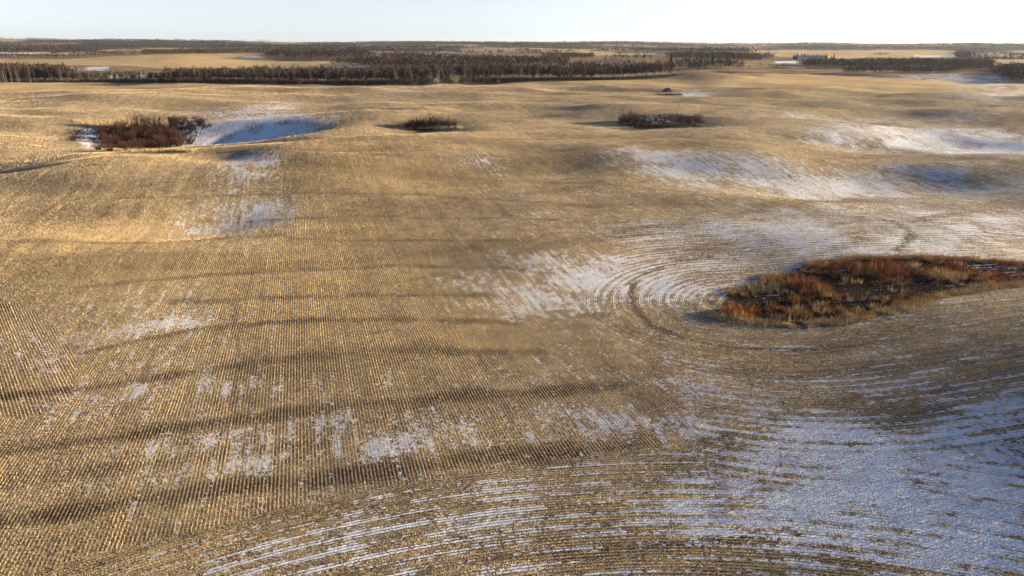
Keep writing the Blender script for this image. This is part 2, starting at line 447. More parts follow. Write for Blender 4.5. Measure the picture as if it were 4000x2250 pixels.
# ------------------------------------------------------------------ where snow lies, where the ground is bare and dark
Z = 4000 / 2576.0
SNOW = [  # cx, cy, rx, ry, turn, amount  (2576 px wide photograph)
    (2330, 1190, 420, 140, 0, .75), (2480, 1080, 260, 70, -6, .6), (2080, 1180, 280, 110, 8, .5), (2420, 1380, 330, 70, 4, .62), (2050, 985, 240, 34, 3, .34),
    (2010, 1090, 240, 55, 5, .5), (1800, 1110, 140, 80, 20, .35), (2200, 1290, 400, 60, 0, .62),
    (900, 1300, 300, 60, -20, .45), (650, 1395, 140, 40, -18, .4), (1300, 1235, 230, 55, -8, .42), (1180, 1340, 330, 60, -10, .4), (1750, 1280, 330, 55, -2, .48),
    (2000, 1330, 300, 35, -3, .5), (1850, 1400, 220, 26, -10, .48), (1420, 1390, 230, 40, -12, .36), (900, 1400, 260, 60, -15, .36),
    (420, 985, 190, 42, -12, .36), (650, 975, 160, 30, -5, .33), (400, 845, 190, 60, -28, .36), (90, 870, 110, 44, -10, .36), (250, 750, 180, 34, -5, .22), (330, 830, 120, 18, -8, .4),
    (560, 1140, 330, 80, -6, .36), (1060, 1090, 150, 44, -12, .50), (1250, 1112, 230, 12, -4, .42), (840, 1075, 40, 60, 0, .36), (1530, 1060, 200, 40, 6, .34),
    (590, 560, 150, 46, -8, .72), (690, 548, 50, 26, 0, .4), (635, 408, 80, 24, -6, .85), (345, 525, 20, 24, 0, .4), (620, 590, 90, 30, 0, .3), (480, 700, 160, 40, -20, .2),
    (1390, 715, 170, 52, -4, .60), (1530, 690, 140, 44, -8, .50), (1690, 690, 170, 40, -6, .55), (1330, 640, 140, 16, 0, .3), (1740, 735, 110, 22, 0, .42), (1350, 770, 110, 18, 0, .33), (1130, 705, 100, 18, 0, .22),
    (2300, 590, 330, 56, 4, .46), (2360, 640, 260, 26, 4, .60), (1960, 600, 260, 30, 4, .36), (2000, 540, 240, 26, -4, .34), (2170, 470, 210, 22, -6, .62), (2000, 445, 190, 22, 8, .42), (2470, 490, 190, 36, 0, .48), (2460, 560, 200, 30, 0, .5),
    (1660, 405, 130, 20, 12, .5), (1830, 425, 160, 18, 6, .40), (1560, 385, 60, 9, 0, .35),
    (2360, 362, 260, 26, 5, .68), (2520, 385, 130, 28, 5, .7), (2150, 352, 150, 11, 0, .36), (2050, 297, 170, 7, 0, .36), (2400, 300, 170, 7, 0, .2), (2540, 265, 60, 8, 0, .4),
    (2450, 205, 150, 14, 2, .66), (2520, 230, 110, 14, 0, .66), (2170, 196, 270, 6, 0, .3), (1560, 210, 190, 5, -2, .42), (1100, 213, 60, 3, -6, .5), (2080, 228, 70, 4, 0, .3),
    (650, 338, 165, 27, -4, 1.0), (225, 358, 32, 22, 0, .66), (490, 290, 220, 13, -4, .44), (640, 283, 110, 11, -6, .42), (1010, 231, 150, 6, -6, .34), (1740, 240, 60, 5, 0, .8), (20, 270, 60, 8, 0, .28), (400, 238, 90, 4, 0, .2), (690, 250, 50, 8, 0, .25),
    (1195, 402, 62, 10, -4, .44), (1240, 425, 40, 14, 30, .3), (1320, 490, 110, 11, 0, .26), (1360, 540, 90, 10, 0, .28), (1500, 590, 180, 13, 0, .24), (1770, 590, 140, 14, 0, .40), (1700, 560, 90, 14, 0, .3), (1430, 295, 120, 6, 0, .16), (1660, 300, 90, 4, 0, .3),
    (1700, 962, 120, 24, 12, .3), (1480, 880, 60, 12, 0, .12), (1900, 868, 90, 4, 4, .45), (2300, 770, 90, 5, -6, .4), (2440, 900, 150, 10, -12, .3),
    (1780, 935, 60, 12, 20, .35), (2100, 820, 120, 4, 0, .2), (2180, 700, 200, 45, 0, .30), (2050, 745, 190, 30, -4, .40), (2400, 690, 120, 20, 0, .2), (1900, 745, 60, 30, 0, .28),
]
BARE_DARK = [  # polylines in the 2576 px photograph, half width in px, strength
    ([(-60, 1325), (200, 1283), (500, 1237), (700, 1214), (1000, 1180), (1300, 1142), (1640, 1118)], 15, .95),
    ([(-60, 1150), (200, 1112), (500, 1070), (850, 1024), (1100, 1000), (1350, 985), (1560, 968)], 11, .9),
    ([(-60, 1006), (250, 975), (450, 938), (700, 905), (1000, 882), (1340, 885)], 7, .9),
    ([(220, 885), (500, 826), (760, 806), (1000, 804), (1290, 812)], 5, .85),
    ([(450, 760), (900, 742), (1230, 746)], 4, .7), ([(200, 724), (550, 690), (1000, 668), (1310, 676)], 3.4, .7),
    ([(0, 660), (300, 640), (600, 640)], 3, .4), ([(0, 606), (600, 598), (1100, 604), (1330, 607)], 2.6, .7), ([(500, 556), (1000, 545), (1400, 553)], 2.2, .6),
    ([(300, 500), (570, 492), (760, 485), (1100, 492), (1500, 520)], 2.2, .7), ([(700, 440), (1100, 446), (1500, 460), (1900, 500)], 1.8, .6), ([(550, 385), (800, 380), (1000, 395)], 2.0, .7),
    ([(900, 520), (1250, 522), (1700, 512)], 1.8, .5), ([(1300, 640), (1560, 660), (1800, 650)], 2, .5), ([(1100, 350), (1600, 345), (2000, 362)], 1.3, .5), ([(1700, 460), (2100, 440), (2500, 455)], 1.6, .55),
    ([(1250, 1405), (1500, 1392), (1750, 1368), (2000, 1345)], 11, .8), ([(2000, 1345), (2300, 1330), (2576, 1350)], 7, .5),
    ([(1588, 715), (1588, 765), (1640, 820), (1720, 852), (1830, 876), (2000, 882), (2150, 872)], 3.1, 1.05), ([(1588, 715), (1610, 695), (1680, 665), (1780, 645)], 3, .8),
    ([(1790, 745), (1800, 790), (1850, 812), (2000, 826), (2180, 812), (2340, 780)], 3, .8),
    ([(1450, 790), (1490, 890), (1530, 950)], 8, .4), ([(1640, 830), (1700, 900), (1800, 950)], 8, .35), ([(1880, 960), (2100, 935), (2300, 915), (2576, 880)], 11, .55), ([(2200, 860), (2400, 820), (2576, 790)], 7, .45),  # the two long right-hand strips simply darken the ground
    ([(1700, 900), (1900, 930), (2100, 960), (2350, 985), (2576, 1010)], 8, .4),
    ([(2235, 555), (2270, 565), (2292, 590), (2275, 612), (2255, 630), (2285, 645)], 2.4, .95),
    ([(1000, 420), (1080, 520), (1150, 612)], 1.0, .4), ([(930, 380), (960, 470), (990, 560)], 1.4, .5), ([(1190, 460), (1300, 560)], 1.4, .5), ([(240, 415), (100, 540), (0, 650)], 1.4, .5),
    ([(590, 760), (600, 900), (585, 1050)], 3, .5), ([(970, 760), (1020, 900), (1060, 1050)], 3, .35), ([(900, 640), (960, 760), (1000, 860)], 2.4, .35), ([(320, 620), (240, 760), (150, 900)], 2.6, .35), ([(420, 520), (360, 600), (280, 720)], 2, .4), ([(285, 515), (260, 545)], 3, .8), ([(355, 510), (335, 548)], 3, .8),
    ([(1630, 228), (1700, 232), (1850, 226), (2100, 214)], 1.6, .75), ([(1060, 200), (1400, 196), (1700, 200)], 1.0, .4), ([(1660, 238), (1730, 243)], 2.4, .9), ([(2100, 205), (2300, 203)], 1.5, .5), ([(1750, 206), (1950, 201), (2120, 190)], 1.4, .5),
    ([(360, 235), (520, 228), (700, 232)], 2, .5), ([(2180, 378), (2300, 385), (2420, 396), (2576, 412)], 2.4, .6),
]
BARE_DARK = [([(a * Z, b * Z) for a, b in p], w * Z * (1.35 if w > 3.2 else 1.15), s * .92) for p, w, s in BARE_DARK]
SNOW += [(380, 880, 400, 170, -10, .14), (560, 1110, 460, 120, -6, .12), (1150, 1060, 300, 90, 0, .12), (150, 1000, 200, 120, 0, .10), (2050, 560, 620, 200, 0, .15), (1900, 300, 600, 70, 0, .13), (2450, 300, 300, 120, 0, .15), (1500, 480, 300, 100, 0, .08)]
SNOW = [(a * Z, b * Z, c * Z * (1.3 if b < 950 else 1.1), d * Z * (1.35 if b < 950 else 1.15), t, v * (.59 if 420 < b < 950 else .80 if b < 420 else .88 if a > 1900 else .56 if a < 1250 else .68)) for a, b, c, d, t, v in SNOW]
WARM = [(650, 650, 500, 160, 0, .5), (950, 720, 250, 120, 0, .55), (1000, 450, 200, 80, 0, .4), (1130, 610, 120, 30, 0, .4), (250, 560, 250, 60, 0, .4), (820, 430, 160, 40, 0, .4), (400, 1330, 400, 100, -8, .25), (1200, 860, 250, 60, 0, .3)]
FAR_FIELDS = [  # stubble fields beyond the tree belt (4000 px)
    [(-300, 228), (0, 228), (350, 225), (700, 212), (990, 213), (1020, 232), (1400, 239), (1340, 262), (1000, 268), (640, 268), (480, 260), (200, 252), (-300, 250)],
    [(2920, 196), (3100, 194), (3740, 200), (3742, 227), (3400, 233), (3240, 229), (2960, 214)],
    [(3750, 233), (4000, 231), (4400, 236), (4400, 300), (3990, 300), (3900, 255), (3850, 248)],
    [(1690, 222), (1790, 220), (1860, 236), (1760, 240)], [(2080, 190), (2460, 189), (2480, 198), (2120, 202)], [(40, 204), (180, 202), (420, 210), (200, 214)], [(2250, 204), (2560, 206), (2560, 214), (2300, 216)],
]
FAR_SNOW = [[(330, 262), (430, 258), (420, 276), (330, 274)], [(250, 268), (300, 262), (310, 273)], [(370, 290), (560, 290), (640, 300), (420, 303)], [(930, 222), (990, 217), (1040, 224), (960, 228)], [(1600, 212), (1680, 209), (1800, 215), (1850, 222), (1700, 216)],
            [(2425, 266), (2440, 252), (2450, 250), (2452, 272)], [(0, 204), (150, 205), (160, 212), (0, 211)], [(1270, 262), (1450, 256), (1450, 262), (1280, 268)], [(3560, 216), (3740, 211), (3742, 224), (3600, 226)], [(2330, 258), (2360, 256), (2370, 266), (2340, 268)], [(3020, 240), (3110, 232), (3120, 244), (3030, 252)], [(1150, 194), (1330, 192), (1330, 196), (1150, 198)]]

def far_density(x, y):
    side = x / np.maximum(y, 1.0)
    den = fbm(x / 330, y / 330, 3, 91) - .06 * sstep(.2, .6, side) + .05 * sstep(-.1, -.5, side) - np.where(side < .12, .415, .45)
    for f in FAR_FIELDS:
        P = world_poly(f); lo = P.min(0); hi = P.max(0)
        m = (x > lo[0]) & (x < hi[0]) & (y > lo[1]) & (y < hi[1])
        if m.any(): den[m] = np.where(sdf(P, x[m], y[m]) < 0, -1, den[m])
    return den

# ------------------------------------------------------------------ the land: one sheet out to the horizon
def build_land():
    ang = np.concatenate([np.linspace(-44, 44, 560), np.linspace(44, 316, 70)[1:-1]])
    ang = R(1) * ang
    rad = np.concatenate([[0.0, 4, 8, 12, 16], np.geomspace(19, 600, 430), np.geomspace(603, 12000, 170)])
    na, nr = len(ang), len(rad)
    X = rad[:, None] * np.sin(ang)[None]; Y = rad[:, None] * np.cos(ang)[None]
    x, y = X.ravel(), Y.ravel()
    z = height(x, y)
    r = np.hypot(x, y)
    snow = np.zeros(x.size); bare = np.zeros(x.size); wet = np.zeros(x.size); tint = np.zeros(x.size)
    for e in SNOW: paint_ell(snow, e, x, y)
    P = [world_poly(p) for p in FAR_SNOW]
    for p in P: paint_poly(snow, p, x, y, 6.0, 0.8)
    snow *= 0.5 + 1.4 * fbm(x / 4, y / 6, 4, 71)
    for pts, w, s in BARE_DARK: paint_line(bare, pts, w, x, y, s)
    bare *= 0.75 + 0.5 * fbm(x / 3, y / 3, 2, 75)
    u0 = x * math.cos(ROW_DIR) - y * math.sin(ROW_DIR); v0 = x * math.sin(ROW_DIR) + y * math.cos(ROW_DIR)
    bare = np.maximum(bare, .5 * sstep(.50, .74, fbm(v0 / (2.2 + r / 60), u0 / 38, 3, 76)) * (wet < .2))
    snow *= 1 - .55 * np.clip(bare, 0, 1)
    for e in WARM: paint_ell(tint, tuple(v * Z if i < 4 else v for i, v in enumerate(e)), x, y)
    paint_poly(wet, WET, x + (fbm(x / 4, y / 4, 2, 41) - .5) * 1.2, y + (fbm(x / 4, y / 4, 2, 43) - .5) * 1.2, 0.4, 1.0)
    snow = np.where(wet > .3, np.clip(0.36 * fbm(x / 2.5, y / 2.5, 2, 44) + .05, 0, 1) * (1 - .6 * (fbm(x / 9, y / 9, 2, 45) > .55)), snow)
    for cx, cy, rx, ry in HOLLOWS:
        k = sstep(1.15, 0.8, np.hypot((x - cx) / rx, (y - cy) / ry) + (fbm(x / 6, y / 6, 2, 46) - .5) * .5)
        wet = np.maximum(wet, k)
    # beyond the tilled field: rough pasture and woodland floor, with stubble fields in it
    edge = np.interp(x, EDGE[:, 0], EDGE[:, 1])
    rough = sstep(-2, 3, y - edge)
    for f in FAR_FIELDS:
        P = world_poly(f)
        paint_poly(rough, P, x + (fbm(x / 60, y / 60, 2, 81) - .5) * 40, y + (fbm(x / 60, y / 60, 2, 82) - .5) * 40, 8.0, 1.0, 'cut')
    dense = sstep(430, 470, r) * (1 - rough); tint = np.maximum(tint, .7 * dense)
    m = (r > 2000)
    rough = np.where(m, rough * sstep(.42, .52, fbm(x / 420, y / 420, 2, 91)), rough)
    wooded = sstep(1400, 1800, r) * sstep(-.05, .02, far_density(x, y))
    wooded = np.maximum(wooded, sstep(-1, 6, y - edge) * sstep(62, 40, y - edge))
    rough = np.maximum(rough, wooded * sstep(1900, 2100, r))
    MND = world_poly([(2590, 306), (2690, 284), (2860, 284), (3010, 287), (2900, 303), (2760, 316)])
    paint_poly(rough, MND, x, y, 6, .75)
    reg = regions(x, y)
    u = row_u(x, y, reg)
    i = np.arange(nr - 1)[:, None] * na; j = np.arange(na)[None]; jn = (j + 1) % na
    F = np.stack([i + j, i + jn, i + na + jn, i + na + j], -1).reshape(-1, 4)[:, ::-1]
    me = np_mesh('terrain', np.c_[x, y, z], F, mat_ground, dict(v=row_v(x, y, reg), ring=((reg == 1) | (reg == 2)) * 1.0, snow=np.clip(snow, 0, 1), bare=np.clip(bare, 0, 1), wet=wet, u=u, tint=tint, dense=dense, wooded=wooded, pasture=np.clip(rough, 0, 1)), smooth=True)
    return tag(link('terrain', me), 'rolling stubble field with patches of thin snow, running out to the horizon', 'field', kind='structure')

EDGE_PX = [(-900, 324), (-300, 324), (0, 323), (400, 322), (800, 325), (1100, 330), (1400, 333), (1650, 334), (1760, 328), (2000, 322), (2300, 314), (2560, 306), (2620, 304), (2680, 288), (2880, 285), (3010, 287), (3300, 297), (3600, 290), (3885, 279), (3930, 325), (4060, 326), (4400, 326)]
EDGE = world_poly(EDGE_PX); EDGE = EDGE[np.argsort(EDGE[:, 0])]
TH_L = at(560, 545); TH_M = at(1690, 495); TH_R = at(2580, 478)
HOLLOWS = [(TH_L[0] - 2, TH_L[1] + 6, 19, 30), (TH_M[0] - 2, TH_M[1] + 1, 9.5, 5.5), (TH_R[0], TH_R[1] + 1, 14, 7)]
land = build_land()

# ------------------------------------------------------------------ frozen pond
def build_pond():
    n = 40
    V = [(POND[0], POND[1], 0)]
    for k in range(n):
        a = 2 * math.pi * k / n; q = 0.80 + 0.10 * math.sin(3 * a + 1) + 0.06 * math.sin(5 * a)
        V.append((POND[0] + POND[2] * q * math.cos(a), POND[1] + POND[3] * q * math.sin(a), 0))
    V = np.array(V); V[:, 2] = -0.62
    F = np.array([(0, 1 + k, 1 + (k + 1) % n) for k in range(n)])
    tag(link('frozen_pond', np_mesh('frozen_pond', V, F, mat_ice)), 'pale frozen pond behind the tree belt, right of centre', 'pond', kind='structure')
build_pond()

# ------------------------------------------------------------------ standing stubble
def seed_positions(x0, x1, y0, y1, reg_id, du, dv):
    if reg_id in (0, 3):
        th = ROW_DIR if reg_id == 0 else CROSS_DIR
        d = np.array([math.sin(th), math.cos(th)]); n = np.array([math.cos(th), -math.sin(th)])
        cs = np.array([(a, b) for a in (x0, x1) for b in (y0, y1)])
        us = cs @ n; vs = cs @ d
        U = np.arange(math.floor(us.min() / ROWS), us.max() / ROWS) * ROWS; Vv = np.arange(vs.min(), vs.max(), dv)
        U, Vv = np.meshgrid(U, Vv); U = U.ravel(); Vv = Vv.ravel()
        Vv = Vv + (RNG.random(U.size) - .5) * dv * 1.6
        return U * n[0] + Vv * d[0], U * n[1] + Vv * d[1]
    if reg_id == 2:
        rr = np.arange(92, 260) * ROWS; out = []
        for q in rr:
            m = int(2 * math.pi * q / dv); a = (np.arange(m) + RNG.random(m) * .9) * 2 * math.pi / m
            out.append(np.c_[BC[0] + q * np.sin(a), BC[1] + q * np.cos(a)])
        o = np.concatenate(out); return o[:, 0], o[:, 1]
    e = P1 - P0; L = np.linalg.norm(e); e = e / L; nrm = np.array([-e[1], e[0]]); out = []
    for q in np.arange(1, 175) * ROWS:
        s = np.arange(0, L, dv) + RNG.random(int(math.ceil(L / dv)))[:len(np.arange(0, L, dv))] * dv
        for sg in (-1, 1):
            out.append(P0 + s[:, None] * e + sg * q * nrm)
        m = int(math.pi * q / dv) + 1; a = (np.arange(m) + RNG.random(m)) * math.pi / m + math.pi / 2
        out.append(P0 + q * (np.cos(a)[:, None] * e + np.sin(a)[:, None] * nrm))
    o = np.concatenate(out); return o[:, 0], o[:, 1]

def in_view(x, y, pad=0.06):
    d = _cp * y + _sp * CAM_H
    v = (_sp * y - _cp * CAM_H) / d
    return (np.abs(x / d) < .741 + pad) & (v > -.4167 - pad) & (v < 0.5)

def attr_at(x, y):
    """Snow, bare soil and slough at given points, as on the land."""
    snow = np.zeros(x.size); bare = np.zeros(x.size); wet = np.zeros(x.size)
    for e in SNOW: paint_ell(snow, e, x, y)
    for pts, w, s in BARE_DARK: paint_line(bare, pts, w, x, y, s)
    paint_poly(wet, WET, x, y, 0.6, 1.0)
    return snow, bare, wet

def build_stubble(name, rmin, rmax, dv, blades, w, hgt, keep, label, lie=.4):
    xs, ys = [], []
    for reg_id in (0, 1, 2, 3):
        x, y = seed_positions(-.8 * rmax, .8 * rmax, 10, rmax, reg_id, .3, dv)
        r = np.hypot(x, y)
        m = (r > rmin) & (r < rmax) & in_view(x, y) & (RNG.random(x.size) < keep)
        x, y = x[m], y[m]
        m = regions(x, y) == reg_id
        xs.append(x[m]); ys.append(y[m])
    x = np.concatenate(xs); y = np.concatenate(ys)
    snow, bare, wet = attr_at(x, y)
    dens = 1 - .32 * np.clip(snow * 1.3, 0, 1) - .6 * bare
    dens *= .5 + .95 * fbm(x / .9, y / .9, 3, 52)
    edge = np.interp(x, EDGE[:, 0], EDGE[:, 1])
    for cx, cy, rx, ry in HOLLOWS: wet[np.hypot((x - cx) / rx, (y - cy) / ry) < .95] = 1
    wet[y > edge - 1] = 1
    m = (wet < .4) & (RNG.random(x.size) < dens)
    x, y, snow, bare = x[m], y[m], snow[m], bare[m]
    reg = regions(x, y); rh = .70 + .6 * vnoise(np.floor(row_u(x, y, reg) / ROWS + .5) * 1.7, row_v(x, y, reg) * .10, 77); rh = rh * (.72 + .56 * vnoise(row_u(x, y, reg) * 1.25, row_v(x, y, reg) * .06, 78)); rh = np.repeat(rh, blades)
    n = x.size
    x = np.repeat(x, blades); y = np.repeat(y, blades); snow = np.repeat(snow, blades); bare = np.repeat(bare, blades)
    N = x.size
    x = x + RNG.normal(0, .014, N); y = y + RNG.normal(0, .014, N)
    z = height(x, y) - .02
    a = RNG.random(N) * math.pi
    hh = hgt * (.65 + .55 * RNG.random(N)) * (1 - .25 * np.clip(snow, 0, 1))
    ww = w * (.6 + .8 * RNG.random(N))
    lx = RNG.normal(0, .2, N) * hh; ly = RNG.normal(0, .2, N) * hh
    V = np.empty((N, 3, 3))
    V[:, 0] = np.c_[x - np.cos(a) * ww, y - np.sin(a) * ww, z]
    V[:, 1] = np.c_[x + np.cos(a) * ww, y + np.sin(a) * ww, z]
    V[:, 2] = np.c_[x + lx, y + ly, z + hh]
    t = RNG.random(N)[:, None]; big = fbm(x / 14, y / 14, 3, 55)[:, None]
    ca = np.array([.49, .365, .195]); cb = np.array([.68, .51, .265]); cd = np.array([.24, .17, .10])
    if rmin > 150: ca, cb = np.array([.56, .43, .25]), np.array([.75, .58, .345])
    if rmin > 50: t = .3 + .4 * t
    col = ca + (cb - ca) * np.clip(t * .7 + (big - .3) * .8, 0, 1)
    col = np.where(RNG.random((N, 1)) < (.14 if rmin < 50 else .06), cd, col) * rh[:, None] * (1 - .5 * bare[:, None])
    col = np.repeat(col[:, None], 3, 1).reshape(-1, 3)
    F = np.arange(3 * N).reshape(-1, 3)
    me = np_mesh(name, V.reshape(-1, 3), F, mat_stubble, cols=col)
    e = .6; tn = np.c_[-(height(x + e, y) - .02 - z) / e, -(height(x, y + e) - .02 - z) / e, np.ones(N)]
    t = me.attributes.new('tn', 'FLOAT_VECTOR', 'POINT'); t.data.foreach_set('vector', np.ascontiguousarray(np.repeat(tn * lie, 3, 0), np.float32).ravel())
    tag(link(name, me), label, 'stubble', kind='stuff')
    return N

n1 = build_stubble('stubble', 22, 62, .055, 2, .0085, .14, 1.0, 'short golden grain stubble standing in rows nearest the viewer', .3)
n2 = build_stubble('stubble', 62, 112, .085, 1, .016, .145, 1.0, 'golden grain stubble in fine rows across the middle of the field', .45)
n3 = build_stubble('stubble', 112, 190, .22, 1, .030, .16, 1.0, 'fine distant grain stubble on the swells below the thickets', .6)
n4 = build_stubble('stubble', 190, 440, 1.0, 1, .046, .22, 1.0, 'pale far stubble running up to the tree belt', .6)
print('stubble blades', n1, n2, n3, n4)

# ------------------------------------------------------------------ weeds and grass in the slough
def tufts(name, pts, blades, hgt, spread, w, ca, cb, mat, label=None, cat=None, kind=None, parent=None):
    n = len(pts)
    x = np.repeat(pts[:, 0], blades); y = np.repeat(pts[:, 1], blades)
    hs = np.repeat(hgt * (.6 + .7 * RNG.random(n)), blades); ct = np.repeat(RNG.random(n), blades)
    N = x.size
    a = RNG.random(N) * 2 * math.pi; q = spread * np.sqrt(RNG.random(N))
    x = x + q * np.cos(a); y = y + q * np.sin(a); z = height(x, y) - .03
    hh = hs * (.5 + .6 * RNG.random(N)); lean = hh * (.12 + .35 * RNG.random(N))
    b = a + RNG.normal(0, .7, N); f = RNG.random(N) * math.pi; ww = w * (.6 + .8 * RNG.random(N))
    V = np.empty((N, 3, 3))
    V[:, 0] = np.c_[x - np.cos(f) * ww, y - np.sin(f) * ww, z]
    V[:, 1] = np.c_[x + np.cos(f) * ww, y + np.sin(f) * ww, z]
    V[:, 2] = np.c_[x + np.cos(b) * lean, y + np.sin(b) * lean, z + hh]
    t = np.clip(ct * .8 + RNG.random(N) * .4 - .1, 0, 1)[:, None]
    col = np.array(ca) + (np.array(cb) - np.array(ca)) * t
    col = np.repeat(col[:, None], 3, 1).reshape(-1, 3)
    me = np_mesh(name, V.reshape(-1, 3), np.arange(3 * N).reshape(-1, 3), mat, cols=col)
    return tag(link(name, me, parent), label, cat, kind=kind)

def scatter(P, n, cond=None):
    lo, hi = P.min(0), P.max(0)
    q = lo + RNG.random((n * 4, 2)) * (hi - lo)
    m = sdf(P, q[:, 0], q[:, 1]) < 0
    if cond is not None: m &= cond(q[:, 0], q[:, 1])
    return q[m][:n]

RUST = ((.14, .055, .022), (.50, .225, .075)); STRAWC = ((.32, .225, .11), (.66, .50, .26)); DARKW = ((.028, .016, .011), (.075, .038, .022))
wd = lambda x, y: sdf(WET, x, y)
tufts('weed_litter', scatter(WET, 2400), 8, .20, .28, .024, *DARKW, mat_weed, 'dark brown dead weeds matted over the bottom of the slough', 'weeds', 'stuff')
tufts('rusty_weeds', scatter(WET, 1150, lambda x, y: (fbm(x / 3, y / 2.2, 2, 101) + .014 * (y - 67) > .54)), 16, .50, .24, .016, *RUST, mat_weed, 'rust red dock and weed stalks filling the upper half of the slough', 'weeds', 'stuff')
rim = []
for k in range(len(WET)):
    a, b = WET[k], WET[(k + 1) % len(WET)]; m = int(np.linalg.norm(b - a) * 40)
    rim.append(a + (b - a) * RNG.random((m, 1)) + RNG.normal(0, .55, (m, 2)))
rim = np.concatenate(rim); rim = rim[fbm(rim[:, 0] / 2.5, rim[:, 1] / 2.5, 2, 103) > .34]
tufts('fringe_grass', rim, 14, .40, .24, .015, *STRAWC, mat_weed, 'straw coloured grass fringing the edge of the slough', 'grass', 'stuff')
tufts('slough_grass', scatter(WET, 420, lambda x, y: (fbm(x / 2.2, y / 2.2, 2, 107) > .60)), 16, .70, .24, .018, *STRAWC, mat_weed, 'pale grass tufts scattered among the weeds of the slough', 'grass', 'stuff')
for (px, py, rx, n, hgt, cc, lab) in [
        (2880, 1225, 2.0, 70, .85, RUST, 'orange weed clump at the left tip of the slough'),
        (2850, 1238, 1.4, 40, .6, STRAWC, 'pale grass clump below the orange weeds at the slough tip'),
        (3690, 1085, 2.0, 60, .8, STRAWC, 'yellow grass clump at the right of the slough'),
        (3210, 1145, 1.1, 26, 1.0, ((.22, .12, .03), (.38, .22, .07)), 'tall golden weed clump in the middle of the slough'),
        (3090, 1180, .9, 20, .9, ((.22, .12, .03), (.36, .21, .07)), 'golden weed clump left of the slough middle'),
        (3440, 1060, 2.4, 90, 1.0, RUST, 'tall rust red weed clump along the upper edge of the slough'),
        (3130, 1115, 2.0, 70, .95, RUST, 'rust brown weed clump in the upper left of the slough'),
        (3120, 1235, 1.2, 36, .8, ((.22, .12, .04), (.36, .22, .08)), 'tan weed clump near the lower edge of the slough'),
        (2960, 1130, 1.6, 50, .6, STRAWC, 'straw grass clump on the upper left bank of the slough')]:
    p = at(px, py); a = RNG.random(n) * 6.283; q = rx * np.sqrt(RNG.random(n))
    pts = np.c_[p[0] + q * np.cos(a), p[1] + .8 * q * np.sin(a)]
    tufts('weed_clump', pts, 12, hgt, .2, .022, *cc, mat_weed, lab, 'weeds')['group'] = 'weed clumps in the slough'
# a strip of weeds left along an old track in the snowy foreground
p = [at(1835 * Z + 12 * math.sin(k / 9) + 5 * math.sin(k / 2.7), yy * Z) for k, yy in enumerate(np.linspace(1062, 1310, 90))]
tufts('weed_strip', np.array(p) + RNG.normal(0, .16, (90, 2)), 9, .15, .16, .010, (.30, .21, .10), (.50, .36, .18), mat_weed, 'narrow strip of tan weeds running up through the snowy foreground', 'weeds', 'stuff')

# ------------------------------------------------------------------ shrub and tree prototypes
def stalk(P, radii, sides):
    """Tapered tube along points P."""
    P = np.array(P, float); n = len(P); V = []; F = []
    for i in range(n):
        t = P[min(i + 1, n - 1)] - P[max(i - 1, 0)]; t /= np.linalg.norm(t) + 1e-9
        a = np.cross(t, [0.3, 0.9, 0.1]); a /= np.linalg.norm(a) + 1e-9; b = np.cross(t, a)
        for k in range(sides):
            q = 2 * math.pi * k / sides
            V.append(P[i] + radii[i] * (math.cos(q) * a + math.sin(q) * b))
    for i in range(n - 1):
        for k in range(sides):
            k2 = (k + 1) % sides
            A, B, Cc, D = i * sides + k, i * sides + k2, (i + 1) * sides + k2, (i + 1) * sides + k
            F += [(A, B, Cc), (A, Cc, D)]
    return np.array(V), np.array(F)

class MB:
    def __init__(s): s.V = []; s.F = []; s.n = 0
    def add(s, V, F):
        s.V.append(np.asarray(V, float)); s.F.append(np.asarray(F, int) + s.n); s.n += len(V)
    def blade(s, a, d, w):
        a = np.asarray(a, float); d = np.asarray(d, float)
        p = np.cross(d, RNG.normal(size=3)); p *= w / (np.linalg.norm(p) + 1e-9)
        s.add([a - p, a + p, a + d], [(0, 1, 2)])
    def mesh(s, name, mat, smooth=False):
        return np_mesh(name, np.concatenate(s.V), np.concatenate(s.F), mat, smooth=smooth)

def unit(az, el): return np.array([math.cos(az) * math.cos(el), math.sin(az) * math.cos(el), math.sin(el)])

def make_aspen(k, H, crown_w, twigs, bark=None, twig=None, tw=.030):
    root = empty('aspen_tree', (0, 0, -1000))
    t = MB(); c = MB()
    bend = RNG.normal(0, .22, 2)
    ax = lambda q: np.array([bend[0] * q * q + .08 * math.sin(5 * q + k), bend[1] * q * q, H * q])
    qs = np.linspace(0, 1, 7)
    t.add(*stalk([ax(q) for q in qs], [.12 * (1 - .85 * q) + .01 for q in qs], 5))
    base = .34 + .1 * RNG.random()
    for i in range(22):
        q = base + (1 - base) * (i + RNG.random()) / 22.5
        az = i * 2.4 + RNG.normal(0, .4); L = crown_w * (1.15 - .75 * (q - base) / (1 - base)) * (.6 + .6 * RNG.random()); el = R(32 + 30 * q + RNG.normal(0, 8))
        a = ax(q); m = a + unit(az, el) * L * .55; e = m + unit(az + RNG.normal(0, .3), el + .35) * L * .5
        t.add(*stalk([a, m, e], [.045 * (1.2 - q), .026, .008], 3))
        for j in range(twigs):
            s = .25 + .75 * RNG.random(); p = a + (m - a) * min(1, s * 2) if s < .5 else m + (e - m) * (s * 2 - 1)
            c.blade(p, unit(az + RNG.normal(0, 1.1), el + RNG.normal(-.05, .45)) * (.5 + .75 * RNG.random()) * (.6 + .07 * H), tw * (.7 + .6 * RNG.random()))
    link('trunk', t.mesh('aspen_trunk', bark or mat_bark, True), root)
    link('crown', c.mesh('aspen_crown', twig or mat_twig), root)
    return root

